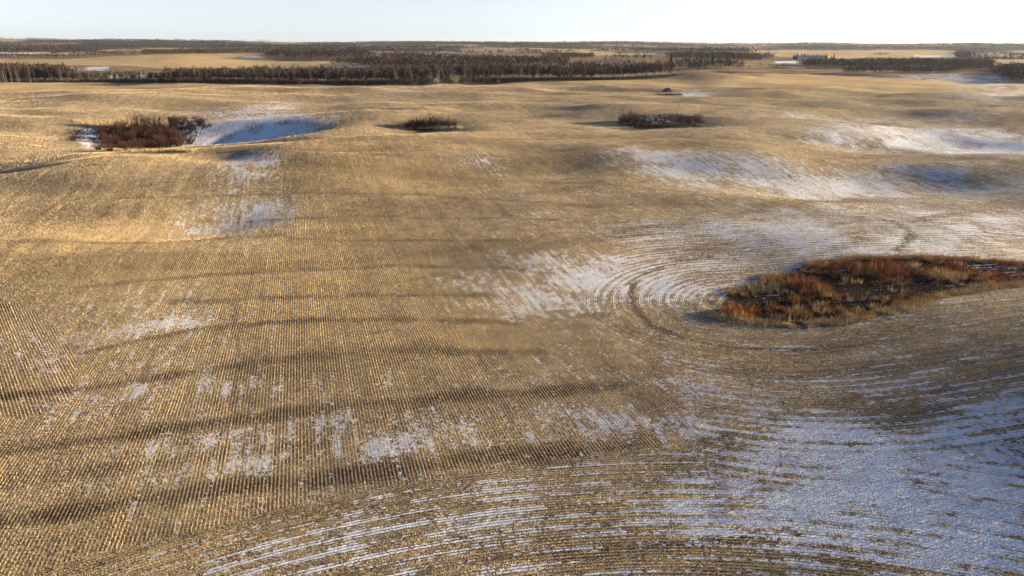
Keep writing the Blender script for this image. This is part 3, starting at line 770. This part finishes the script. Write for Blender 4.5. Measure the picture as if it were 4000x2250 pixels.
def make_willow(H, W, stems, per, mat, tw=.03, name='willow_shrub'):
    root = empty(name, (0, 0, -1000))
    t = MB(); c = MB()
    for i in range(stems):
        az = i * 2.4 + RNG.normal(0, .3); q = math.sqrt((i + .5) / stems); out = W * .5 * q
        hgt = H * (1 - .45 * q * q) * (.8 + .35 * RNG.random())
        a = np.array([.25 * out * math.cos(az), .25 * out * math.sin(az), -.1]); m = np.array([.6 * out * math.cos(az), .6 * out * math.sin(az), .55 * hgt]); e = np.array([out * math.cos(az), out * math.sin(az), hgt])
        t.add(*stalk([a, m, e], [.045, .03, .006], 3))
        for j in range(per):
            s = .12 + .88 * RNG.random(); p = a + (m - a) * s * 2 if s < .5 else m + (e - m) * (s * 2 - 1)
            c.blade(p, unit(az + RNG.normal(0, 1.0), R(58) + RNG.normal(0, .38)) * (.28 * H) * (.6 + .8 * RNG.random()), tw * (.6 + .8 * RNG.random()))
    link('stems', t.mesh('shrub_stems', mat), root)
    link('twigs', c.mesh('shrub_twigs', mat), root)
    return root

def make_spruce(H, W):
    root = empty('spruce_tree', (0, 0, -1000))
    t = MB(); c = MB()
    t.add(*stalk([(0, 0, -.2), (0, 0, H * .5), (0, 0, H * .98)], [.16, .10, .02], 6))
    n = 15
    for i in range(n):
        q = .05 + .93 * i / n; L = W * .5 * (1 - q) ** .85 * (.85 + .3 * RNG.random()) + .12
        m = 11 if i < 10 else 7
        for k in range(m):
            az = 2 * math.pi * (k + .5 * (i % 2)) / m + RNG.normal(0, .12); l = L * (.75 + .45 * RNG.random())
            a = np.array([0, 0, H * q + .12 * H]); e = np.array([l * math.cos(az), l * math.sin(az), H * q - .10 * l + RNG.normal(0, .05)])
            p = np.array([-math.sin(az), math.cos(az), 0]) * l * .36; mid = a * .45 + e * .55; d = np.array([0, 0, -.10 * H])
            c.add([a, mid - p + d * .6, e, mid + p + d * .6, mid + d * 1.1], [(0, 1, 2), (0, 2, 3), (1, 4, 2), (2, 4, 3)])
    link('trunk', t.mesh('spruce_trunk', mat_twig), root)
    link('crown', c.mesh('spruce_crown', mat_spruce), root)
    return root

ASPENS = [make_aspen(k, 9.5 + 1.5 * RNG.random(), 2.9 + .9 * RNG.random(), 14) for k in range(6)]
SAPLINGS = [make_aspen(k, 6.4, .9, 6, mat_paletwig, mat_paletwig, .022) for k in range(3)]
WILLOWS = [make_willow(4.0, 5.2, 40, 14, mat_willow) for k in range(4)]
BRUSH = [make_willow(3.2, 4.0, 30, 13, mat_brush) for k in range(3)]
PALEBUSH = [make_willow(5.0, 7.0, 46, 12, mat_paletwig, .035)]
SPRUCES = [make_spruce(8.0, 3.4), make_spruce(8.0, 3.0), make_spruce(8.0, 3.9)]
USED = set()

def place(protos, x, y, s, label, cat, group=None):
    pr = protos[int(RNG.integers(len(protos)))]
    loc = (x, y, hz(x, y) - .05)
    rz = float(RNG.random() * 6.283); sc = (s, s, s * (.78 if protos is WILLOWS else 1.0))
    if pr.name not in USED:
        USED.add(pr.name); o = pr; o.location = loc; o.rotation_euler = (0, 0, rz); o.scale = sc
    else:
        o = copy_tree(pr, loc, rz, sc)
    for k in ('label', 'category', 'group'):
        if k in o: del o[k]
    return tag(o, label, cat, group)

# ------------------------------------------------------------------ thickets in the hollows of the field
for (px, py, s, lab) in [
        (385, 585, .85, 'dark red willow shrub at the front left corner of the left thicket'),
        (430, 592, .75, 'low dark willow shrub at the very front of the left thicket'),
        (500, 590, .85, 'dark red willow at the front edge of the left thicket, second from its corner'),
        (560, 585, 1.0, 'broad maroon willow in the middle of the left thicket front'),
        (630, 582, .9, 'maroon willow right of the middle of the left thicket front'),
        (700, 572, .85, 'rounded dark willow near the right end of the left thicket front'),
        (745, 562, .7, 'small rounded willow closing the right end of the left thicket')]:
    p = at(px, py); place(WILLOWS, p[0], p[1], s, lab, 'shrub', 'willows of the left thicket')
for k in range(52):
    a = RNG.random() * 6.283; q = math.sqrt(RNG.random())
    px = 540 + 165 * q * math.cos(a); py = 545 + 42 * q * math.sin(a)
    p = at(px, py); place(WILLOWS, p[0], p[1], .7 + .35 * RNG.random(), 'dark red brown willow in the %s %s of the left thicket' % ('front' if py > 552 else 'back' if py < 530 else 'middle', 'left' if px < 490 else 'right' if px > 600 else 'centre'), 'shrub', 'willows in the %s %s of the left thicket' % ('front' if py > 552 else 'back' if py < 530 else 'middle', 'left' if px < 490 else 'right' if px > 600 else 'centre'))
for k in range(16):
    p = at(640 + 170 * RNG.random(), 512 - 40 * RNG.random()); place(WILLOWS, p[0], p[1], .45 + .25 * RNG.random(), 'low willow behind the pale saplings of the left thicket', 'shrub', 'low willows at the back of the left thicket')
p = at(770, 480); place(BRUSH, p[0], p[1], .9, 'small dark bush at the far right end of the left thicket', 'shrub')
for k in range(46):
    p = at(585 + 70 * RNG.normal(0, .55), 515 - 12 * RNG.random()); place(SAPLINGS, p[0], p[1], .62 + .30 * RNG.random(), 'slender pale aspen sapling in the stand behind the left thicket', 'tree', 'pale saplings behind the left thicket')
gp = np.array([at(300 + 260 * RNG.random(), 497 - 22 * RNG.random()) for k in range(150)])
tufts('thicket_grass', gp, 22, 1.0, 1.3, .04, *STRAWC, mat_weed, 'golden marsh grass along the back left of the left thicket', 'grass', 'stuff')
gp = np.array([at(500 + 260 * RNG.random(), 594 - 6 * RNG.random()) for k in range(120)])
tufts('thicket_grass', gp, 20, .9, 1.0, .04, *STRAWC, mat_weed, 'pale grass along the front of the left thicket', 'grass', 'stuff')

for (px, py, s, lab) in [(1612, 500, .78, 'leftmost dark bush of the middle thicket'), (1638, 498, .9, 'second dark bush from the left in the middle thicket'), (1662, 499, .95, 'dark bush at the centre of the middle thicket'),
                         (1690, 494, 1.1, 'tallest brown bush of the middle thicket'), (1718, 494, .95, 'brown bush right of the tallest in the middle thicket'), (1748, 490, .7, 'low black bush at the right of the middle thicket'), (1775, 489, .6, 'rightmost low bush of the middle thicket'), (1590, 500, .45, 'tiny bush at the left tip of the middle thicket')]:
    p = at(px, py); place(BRUSH if px > 1650 else WILLOWS, p[0], p[1], s * 1.15, lab, 'shrub', 'bushes of the middle thicket')
gp = np.array([at(1560 + 250 * RNG.random(), 504 - 8 * RNG.random()) for k in range(90)])
tufts('thicket_grass', gp, 18, .8, .9, .04, *STRAWC, mat_weed, 'tan grass ringing the middle thicket', 'grass', 'stuff')

for (px, py, s, lab) in [(2430, 478, .95, 'leftmost leafless bush of the right thicket'), (2450, 484, 1.15, 'tall leafless bush at the left of the right thicket'), (2480, 486, .95, 'brown bush at the left front of the right thicket'), (2512, 486, .7, 'low bush left of the gap in the right thicket'),
                         (2470, 470, 1.1, 'tall twiggy bush behind the left end of the right thicket'), (2560, 474, .6, 'low bush at the back of the right thicket'), (2600, 470, .65, 'low dark bush at the back centre of the right thicket'), (2655, 478, 1.0, 'dark round bush right of the gap in the right thicket'),
                         (2690, 484, .7, 'low dark bush at the right front of the right thicket'), (2722, 480, 1.0, 'twiggy bush near the right end of the right thicket'), (2738, 484, .8, 'rightmost bush of the right thicket')]:
    p = at(px, py); place(BRUSH, p[0], p[1], s, lab, 'shrub', 'bushes of the right thicket')
for (px, py, s, lab) in [(2648, 470, .85, 'thin bare sapling rising above the right thicket'), (2735, 474, .72, 'thin bare sapling at the right end of the right thicket'), (2445, 474, .75, 'thin bare sapling at the left end of the right thicket')]:
    p = at(px, py); place(SAPLINGS, p[0], p[1], s, lab, 'tree', 'saplings of the right thicket')
gp = np.array([at(2420 + 330 * RNG.random(), 492 - 10 * RNG.random()) for k in range(110)])
tufts('thicket_grass', gp, 18, .7, .9, .04, (.16, .08, .03), (.34, .22, .10), mat_weed, 'brown grass around the right thicket', 'grass', 'stuff')

# ------------------------------------------------------------------ heap of field stones
def build_rocks():
    import bmesh
    p = at(2610, 357); root = empty('rock_pile', (p[0], p[1], hz(*p)))
    tag(root, 'heap of grey field stones on the far slope, right of centre', 'rock pile')
    rows = [(0, 11, 2.1), (.5, 7, 1.3), (.95, 3, .5)]
    protos = []
    for k in range(4):
        bm = bmesh.new(); bmesh.ops.create_icosphere(bm, subdivisions=2, radius=.62)
        for v in bm.verts:
            f = 1 + .28 * math.sin(3.1 * v.co.x + k * 2) * math.cos(2.7 * v.co.y + k) + .12 * math.sin(7 * v.co.z + k)
            v.co *= f; v.co.z *= .75
        me = bpy.data.meshes.new('rock'); bm.to_mesh(me); bm.free(); me.materials.append(mat_rock); protos.append(me)
    for z, n, rad in rows:
        for i in range(n):
            o = link('rock', protos[int(RNG.integers(4))], root); a = i * 2 * math.pi / n + z
            o.location = (rad * math.cos(a) + RNG.normal(0, .1), rad * .8 * math.sin(a) + RNG.normal(0, .1), z + .3)
            o.rotation_euler = RNG.random(3) * 6; s = .8 + .6 * RNG.random(); o.scale = (s, s, s)
    o = link('rock', protos[0], root); o.location = (0.1, 0, .35); o.scale = (1.5, 1.3, 1.1)
    gp = np.array([at(2560 + 110 * RNG.random(), 372 - 4 * RNG.random()) for k in range(46)])
    tufts('pond_grass', gp, 18, .8, 1.0, .05, *DARKW, mat_weed, 'dark weeds along the little snowy hollow below the stone heap', 'grass', 'stuff')
build_rocks()

# ------------------------------------------------------------------ tree belt along the far edge of the field
EX = EDGE_PX
def edge_y(px): return float(np.interp(px, [e[0] for e in EX], [e[1] for e in EX]))
def belt_point(px, back):
    p = at(px, edge_y(px) + .5); d = p / np.linalg.norm(p)
    return p + d * back
SEG = [(-60, 290, 62, 'bare grey aspen in the tree belt at the far left edge of the field', 'aspens of the belt at the far left', (4, 26), .95),
       (290, 640, 22, 'scattered bare aspen among the low bushes in the gap of the tree belt', 'aspens in the gap of the belt', (3, 22), .62),
       (640, 1000, 44, 'bare aspen in the lower left part of the long dark tree belt', 'aspens of the lower left belt', (8, 40), .84),
       (1000, 1400, 50, 'slim bare aspen in the belt left of its tallest stretch', 'aspens left of the tallest belt', (10, 46), .95),
       (1400, 2200, 82, 'tall bare aspen with pale trunk in the dense centre of the tree belt', 'aspens of the dense centre belt', (4, 40), 1.02),
       (2200, 2620, 40, 'bare aspen in the belt right of centre, above the pale snowy strip', 'aspens of the right belt', (3, 30), .9)]
rest = []
for x0, x1, n, lab, grp, (b0, b1), s in SEG:
    for k in range(n):
        px = x0 + (x1 - x0) * (k + RNG.random()) / n
        p = belt_point(px, b0 + (b1 - b0) * RNG.random() ** 1.6)
        place(ASPENS, p[0], p[1], s * (.62 + .46 * RNG.random()), lab, 'tree', grp)
    m = int(n * 6.5)
    for k in range(m):
        p = belt_point(x0 + (x1 - x0) * RNG.random(), b0 + 6 + (b1 - b0) * 1.7 * RNG.random()); rest.append((p[0], p[1], 10 * s * (.55 + .5 * RNG.random())))
p = belt_point(1780, 3); place(PALEBUSH, p[0], p[1], 1.0, 'rounded pale bush in front of the tallest trees of the belt', 'shrub')
p = belt_point(1705, 3); place(PALEBUSH, p[0], p[1], .75, 'smaller pale bush left of the rounded one before the belt', 'shrub')
p = at(1947, 326); place(PALEBUSH, p[0], p[1], .4, 'small pale bush alone on the crest in front of the belt', 'shrub')
for k in range(70):
    px = 300 + 1380 * (k + RNG.random()) / 70
    p = belt_point(px, 1.5 + 6 * RNG.random()); place(WILLOWS if RNG.random() < .6 else BRUSH, p[0], p[1], .75 + .4 * RNG.random(), 'red brown bush along the foot of the tree belt, left of centre', 'shrub', 'bushes at the foot of the belt')
for k in range(44):
    px = 1690 + 950 * (k + RNG.random()) / 44
    p = belt_point(px, 1.5 + 5 * RNG.random()); place(BRUSH, p[0], p[1], .5 + .35 * RNG.random(), 'dark brush at the foot of the tree belt, right of centre', 'shrub', 'dark brush at the foot of the belt')

# ------------------------------------------------------------------ woodland farther off: masses nobody could count
def wood_mesh(name, T, tris, wid, label, tone=(1, 1, 1)):
    """T: x, y, height. Bare crowns of upward twig sprays over a thin stem each."""
    T = np.asarray(T, float); n = len(T)
    z0 = height(T[:, 0], T[:, 1])
    x = np.repeat(T[:, 0], tris); y = np.repeat(T[:, 1], tris); z = np.repeat(z0, tris); H = np.repeat(T[:, 2], tris)
    N = x.size
    a = RNG.random(N) * 6.283; q = RNG.random(N)
    st = np.tile(np.arange(tris) == 0, n)
    b0 = np.where(st, 0, .30 + .52 * q ** .8) * H; rad = np.where(st, 0, .17 * H * RNG.random(N) * wid)
    x0 = x + rad * np.cos(a); y0 = y + rad * np.sin(a)
    L = np.where(st, .9, .14 + .22 * RNG.random(N)) * H
    el = np.where(st, 1.57, .72 + .38 * RNG.normal(size=N)); f = RNG.random(N) * math.pi
    ww = np.where(st, .011, .034) * H * (.6 + .8 * RNG.random(N)) * np.where(st, 1, wid)
    V = np.empty((N, 3, 3))
    V[:, 0] = np.c_[x0 - np.cos(f) * ww, y0 - np.sin(f) * ww, z + b0]
    V[:, 1] = np.c_[x0 + np.cos(f) * ww, y0 + np.sin(f) * ww, z + b0]
    V[:, 2] = np.c_[x0 + np.cos(a) * np.cos(el) * L, y0 + np.sin(a) * np.cos(el) * L, z + b0 + np.sin(el) * L]
    t = np.clip(np.repeat(RNG.random(n), tris) * .7 + .3 * RNG.random(N), 0, 1)[:, None]
    col = np.array([.028, .020, .017]) + (np.array([.072, .051, .038]) - np.array([.028, .020, .017])) * t
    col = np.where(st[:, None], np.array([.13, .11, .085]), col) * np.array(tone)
    col = np.repeat(col[:, None], 3, 1).reshape(-1, 3)
    me = np_mesh(name, V.reshape(-1, 3), np.arange(3 * N).reshape(-1, 3), mat_wood, cols=col)
    return tag(link(name, me), label, 'woodland', kind='stuff')

wood_mesh('belt_woodland', rest, 36, 1.0, 'rest of the bare aspens standing deeper in the tree belt')

def fill(pts, spacing, h):
    P = world_poly(pts); lo, hi = P.min(0), P.max(0)
    n = int((hi[0] - lo[0]) * (hi[1] - lo[1]) / spacing ** 2)
    n = min(n, 60000)
    q = lo + RNG.random((n, 2)) * (hi - lo)
    m = sdf(P, q[:, 0] + (fbm(q[:, 0] / 30, q[:, 1] / 30, 2, 3) - .5) * 20, q[:, 1] + (fbm(q[:, 0] / 30, q[:, 1] / 30, 2, 4) - .5) * 20) < 0
    q = q[m]
    return np.c_[q, h * (.7 + .45 * RNG.random(len(q)))]

mid = [fill([(1290, 262), (1480, 236), (1560, 228), (1800, 240), (2200, 252), (2250, 268), (1900, 272), (1500, 270)], 5.0, 10),
       fill([(1030, 231), (1450, 238), (1470, 224), (1250, 217), (1040, 219)], 5.5, 11),
       fill([(-100, 226), (150, 231), (380, 224), (560, 214), (-100, 219)], 6.0, 6), fill([(560, 214), (1000, 206), (1000, 201), (560, 205)], 7, 8),
       fill([(2200, 290), (2600, 284), (2920, 276), (2900, 266), (2600, 268), (2250, 276)], 4.6, 8.5), fill([(2640, 262), (2880, 270), (2870, 258), (2650, 254)], 5, 8),
       fill([(3130, 269), (3300, 269), (3560, 270), (3870, 275), (3860, 252), (3400, 248), (3150, 256)], 4.6, 9), fill([(3320, 295), (3600, 290), (3885, 279), (3880, 271), (3500, 278), (3330, 284)], 4.2, 6),
       fill([(3882, 284), (3932, 324), (4300, 326), (4300, 296), (3960, 272)], 2.9, 7.5),
       fill([(2350, 240), (2540, 238), (2530, 230), (2400, 230)], 5, 7), fill([(2100, 232), (2320, 236), (2320, 228), (2150, 224)], 6, 8),
       fill([(3740, 230), (3782, 231), (3770, 205), (3738, 200)], 5, 9), fill([(3410, 218), (3500, 218), (3495, 213), (3415, 213)], 6, 5), fill([(-200, 300), (100, 312), (290, 318), (250, 286), (0, 276), (-200, 276)], 4.6, 8.5),
       fill([(2880, 247), (3020, 236), (3010, 226), (2800, 218), (2600, 216), (2640, 232)], 6.5, 9), fill([(2960, 266), (3140, 269), (3140, 263), (2960, 261)], 5, 3.5)]
mid = np.concatenate(mid)
d = np.hypot(mid[:, 0] - POND[0], mid[:, 1] - POND[1]); mid = mid[d > 38]
print('mid trees', len(mid))
wood_mesh('mid_woodland', mid, 13, 1.4, 'brown leafless woods in strips beyond the tree belt', (.95, .95, .97))

# far woods out to the skyline
n = 60000
ang = (RNG.random(n) - .5) * 2 * R(43); rr = 1500 + 7500 * RNG.random(n) ** .8
fx, fy = rr * np.sin(ang), rr * np.cos(ang)
keep = far_density(fx, fy) > 0
fx, fy, rr = fx[keep], fy[keep], rr[keep]
print('far clumps', len(fx))
far = []
for k in range(2):
    far.append(np.c_[fx + RNG.normal(0, 9, len(fx)), fy + RNG.normal(0, 9, len(fx)), 8.0 + 4.5 * RNG.random(len(fx))])
wood_mesh('far_woodland', np.concatenate(far), 5, 5.0, 'blue brown far woods along the skyline', (.62, .65, .74))  # tone darkens these clumps, standing in for the shade inside the woods

# ------------------------------------------------------------------ spruces and the farmstead
for (px, py, h, lab) in [(2619, 262, 13.5, 'tall dark spruce alone behind the belt, right of centre'), (2735, 262, 13, 'tallest spruce of the small dark group before the pond'), (2720, 262, 10.5, 'second spruce of the small dark group before the pond'),
                         (2711, 262, 9, 'lowest spruce at the left of the small dark group before the pond'), (2783, 250, 12.5, 'thin spruce standing apart right of the small dark group'), (2851, 256, 6.5, 'small round spruce near the left end of the pond'), (2690, 262, 7, 'short spruce at the left end of the small dark group')]:
    p = at(px, py); place(SPRUCES, p[0], p[1], h / 8, lab, 'spruce', 'spruces behind the tree belt')
for k in range(26):
    px = 3096 + 138 * (k + .5 * RNG.random()) / 26; p = at(px, 231 - 2 * RNG.random()); place(SPRUCES, p[0], p[1], (5.5 + 3 * RNG.random()) / 8, 'dark spruce in the shelterbelt behind the white farm buildings', 'spruce', 'spruces sheltering the farm')
for (px, h, lab) in [(3246, 5.5, 'small spruce left of the round dark one beside the farm'), (3256, 9, 'round dark spruce standing alone right of the farm')]:
    p = at(px, 231); place(SPRUCES, p[0], p[1], h / 8, lab, 'spruce')
k = 0; px = 3780
while px < 4010:
    p = at(px, 231); place(SPRUCES, p[0], p[1], (6.5 + 2.5 * RNG.random()) / 8, 'dark spruce in the planted row at the right edge near the skyline', 'spruce', 'spruces of the planted row')
    px += 5.5 + 6 * RNG.random() + (8 if k % 7 == 6 else 0); k += 1

def box(a, b):
    (x0, y0, z0), (x1, y1, z1) = a, b
    V = [(x0, y0, z0), (x1, y0, z0), (x1, y1, z0), (x0, y1, z0), (x0, y0, z1), (x1, y0, z1), (x1, y1, z1), (x0, y1, z1)]
    F = [(0, 3, 2, 1), (4, 5, 6, 7), (0, 1, 5, 4), (1, 2, 6, 5), (2, 3, 7, 6), (3, 0, 4, 7)]
    return np.array(V, float), np.array(F)

def building(name, px, py, L, W, H, rise, label, door_w, wins):
    p = at(px, py); root = empty(name, (p[0], p[1], hz(*p) - .1)); tag(root, label, 'building', 'farm buildings')
    root.rotation_euler = (0, 0, R(-14))
    V, F = box((-L / 2, -W / 2, 0), (L / 2, W / 2, H)); w = link('wall', np_mesh('wall', V, F, mat_wall), root)
    e = .4
    V = np.array([(-L / 2 - e, -W / 2 - e, H - .1), (L / 2 + e, -W / 2 - e, H - .1), (L / 2 + e, 0, H + rise), (-L / 2 - e, 0, H + rise), (L / 2 + e, W / 2 + e, H - .1), (-L / 2 - e, W / 2 + e, H - .1)])
    V = np.concatenate([V, V + np.array([0, 0, .18])])
    F = np.array([(0, 3, 2, 1), (3, 5, 4, 2), (6, 7, 8, 9), (9, 8, 10, 11), (0, 1, 7, 6), (4, 5, 11, 10), (1, 2, 8, 7), (2, 4, 10, 8), (3, 0, 6, 9), (5, 3, 9, 11)])
    link('roof', np_mesh('roof', V, F, mat_roof), root)
    for sx in (-1, 1):
        V = np.array([(sx * L / 2, -W / 2, H), (sx * L / 2, W / 2, H), (sx * L / 2, 0, H + rise - .12), (sx * (L / 2 - .2), -W / 2, H), (sx * (L / 2 - .2), W / 2, H), (sx * (L / 2 - .2), 0, H + rise - .12)])
        link('gable', np_mesh('gable', V, np.array([(0, 1, 2), (3, 5, 4), (0, 2, 5), (0, 5, 3), (1, 4, 5), (1, 5, 2)]), mat_wall), root)
    V, F = box((-door_w / 2 + L * .2, -W / 2 - .06, 0), (door_w / 2 + L * .2, -W / 2 + .05, min(H * .85, 3.6))); link('door', np_mesh('door', V, F, mat_dark), root)
    for q in wins:
        V, F = box((q - .7, -W / 2 - .05, 1.0), (q + .7, -W / 2 + .05, 2.1)); link('window', np_mesh('window', V, F, mat_dark), root)
building('farm_house', 3128, 235, 9, 7, 3.0, 2.2, 'small white farmhouse, leftmost building of the far farm', 1.0, (-3, -.6, 3.4))
building('garage', 3152, 233, 8, 6, 2.6, 1.6, 'low white garage in the middle of the far farm', 3.0, (-2,))
building('machine_shed', 3195, 238, 17, 9, 3.6, 1.6, 'long pale machine shed, rightmost building of the far farm', 5.0, ())

# ------------------------------------------------------------------ air
V, F = box((-13000, -600, -45), (13000, 12600, 95))
hz_o = link('haze', np_mesh('haze', V, F)); tag(hz_o, 'thin blue haze over the far country', 'haze', kind='stuff')
mh = bpy.data.materials.new('haze_air'); mh.use_nodes = True; nt = mh.node_tree
nt.nodes.remove(nt.nodes['Principled BSDF'])
vol = nt.nodes.new('ShaderNodeVolumePrincipled'); vol.inputs['Density'].default_value = 0.00003; vol.inputs['Color'].default_value = (.80, .88, 1, 1); vol.inputs['Anisotropy'].default_value = .3
nt.links.new(vol.outputs[0], nt.nodes['Material Output'].inputs['Volume']); hz_o.data.materials.append(mh)
print('objects', len(scene.objects), 'tris', sum(sum(1 if p == 3 else 2 for p in (len(m.polygons[0].vertices),)) * len(m.polygons) for m in bpy.data.meshes if len(m.polygons)))
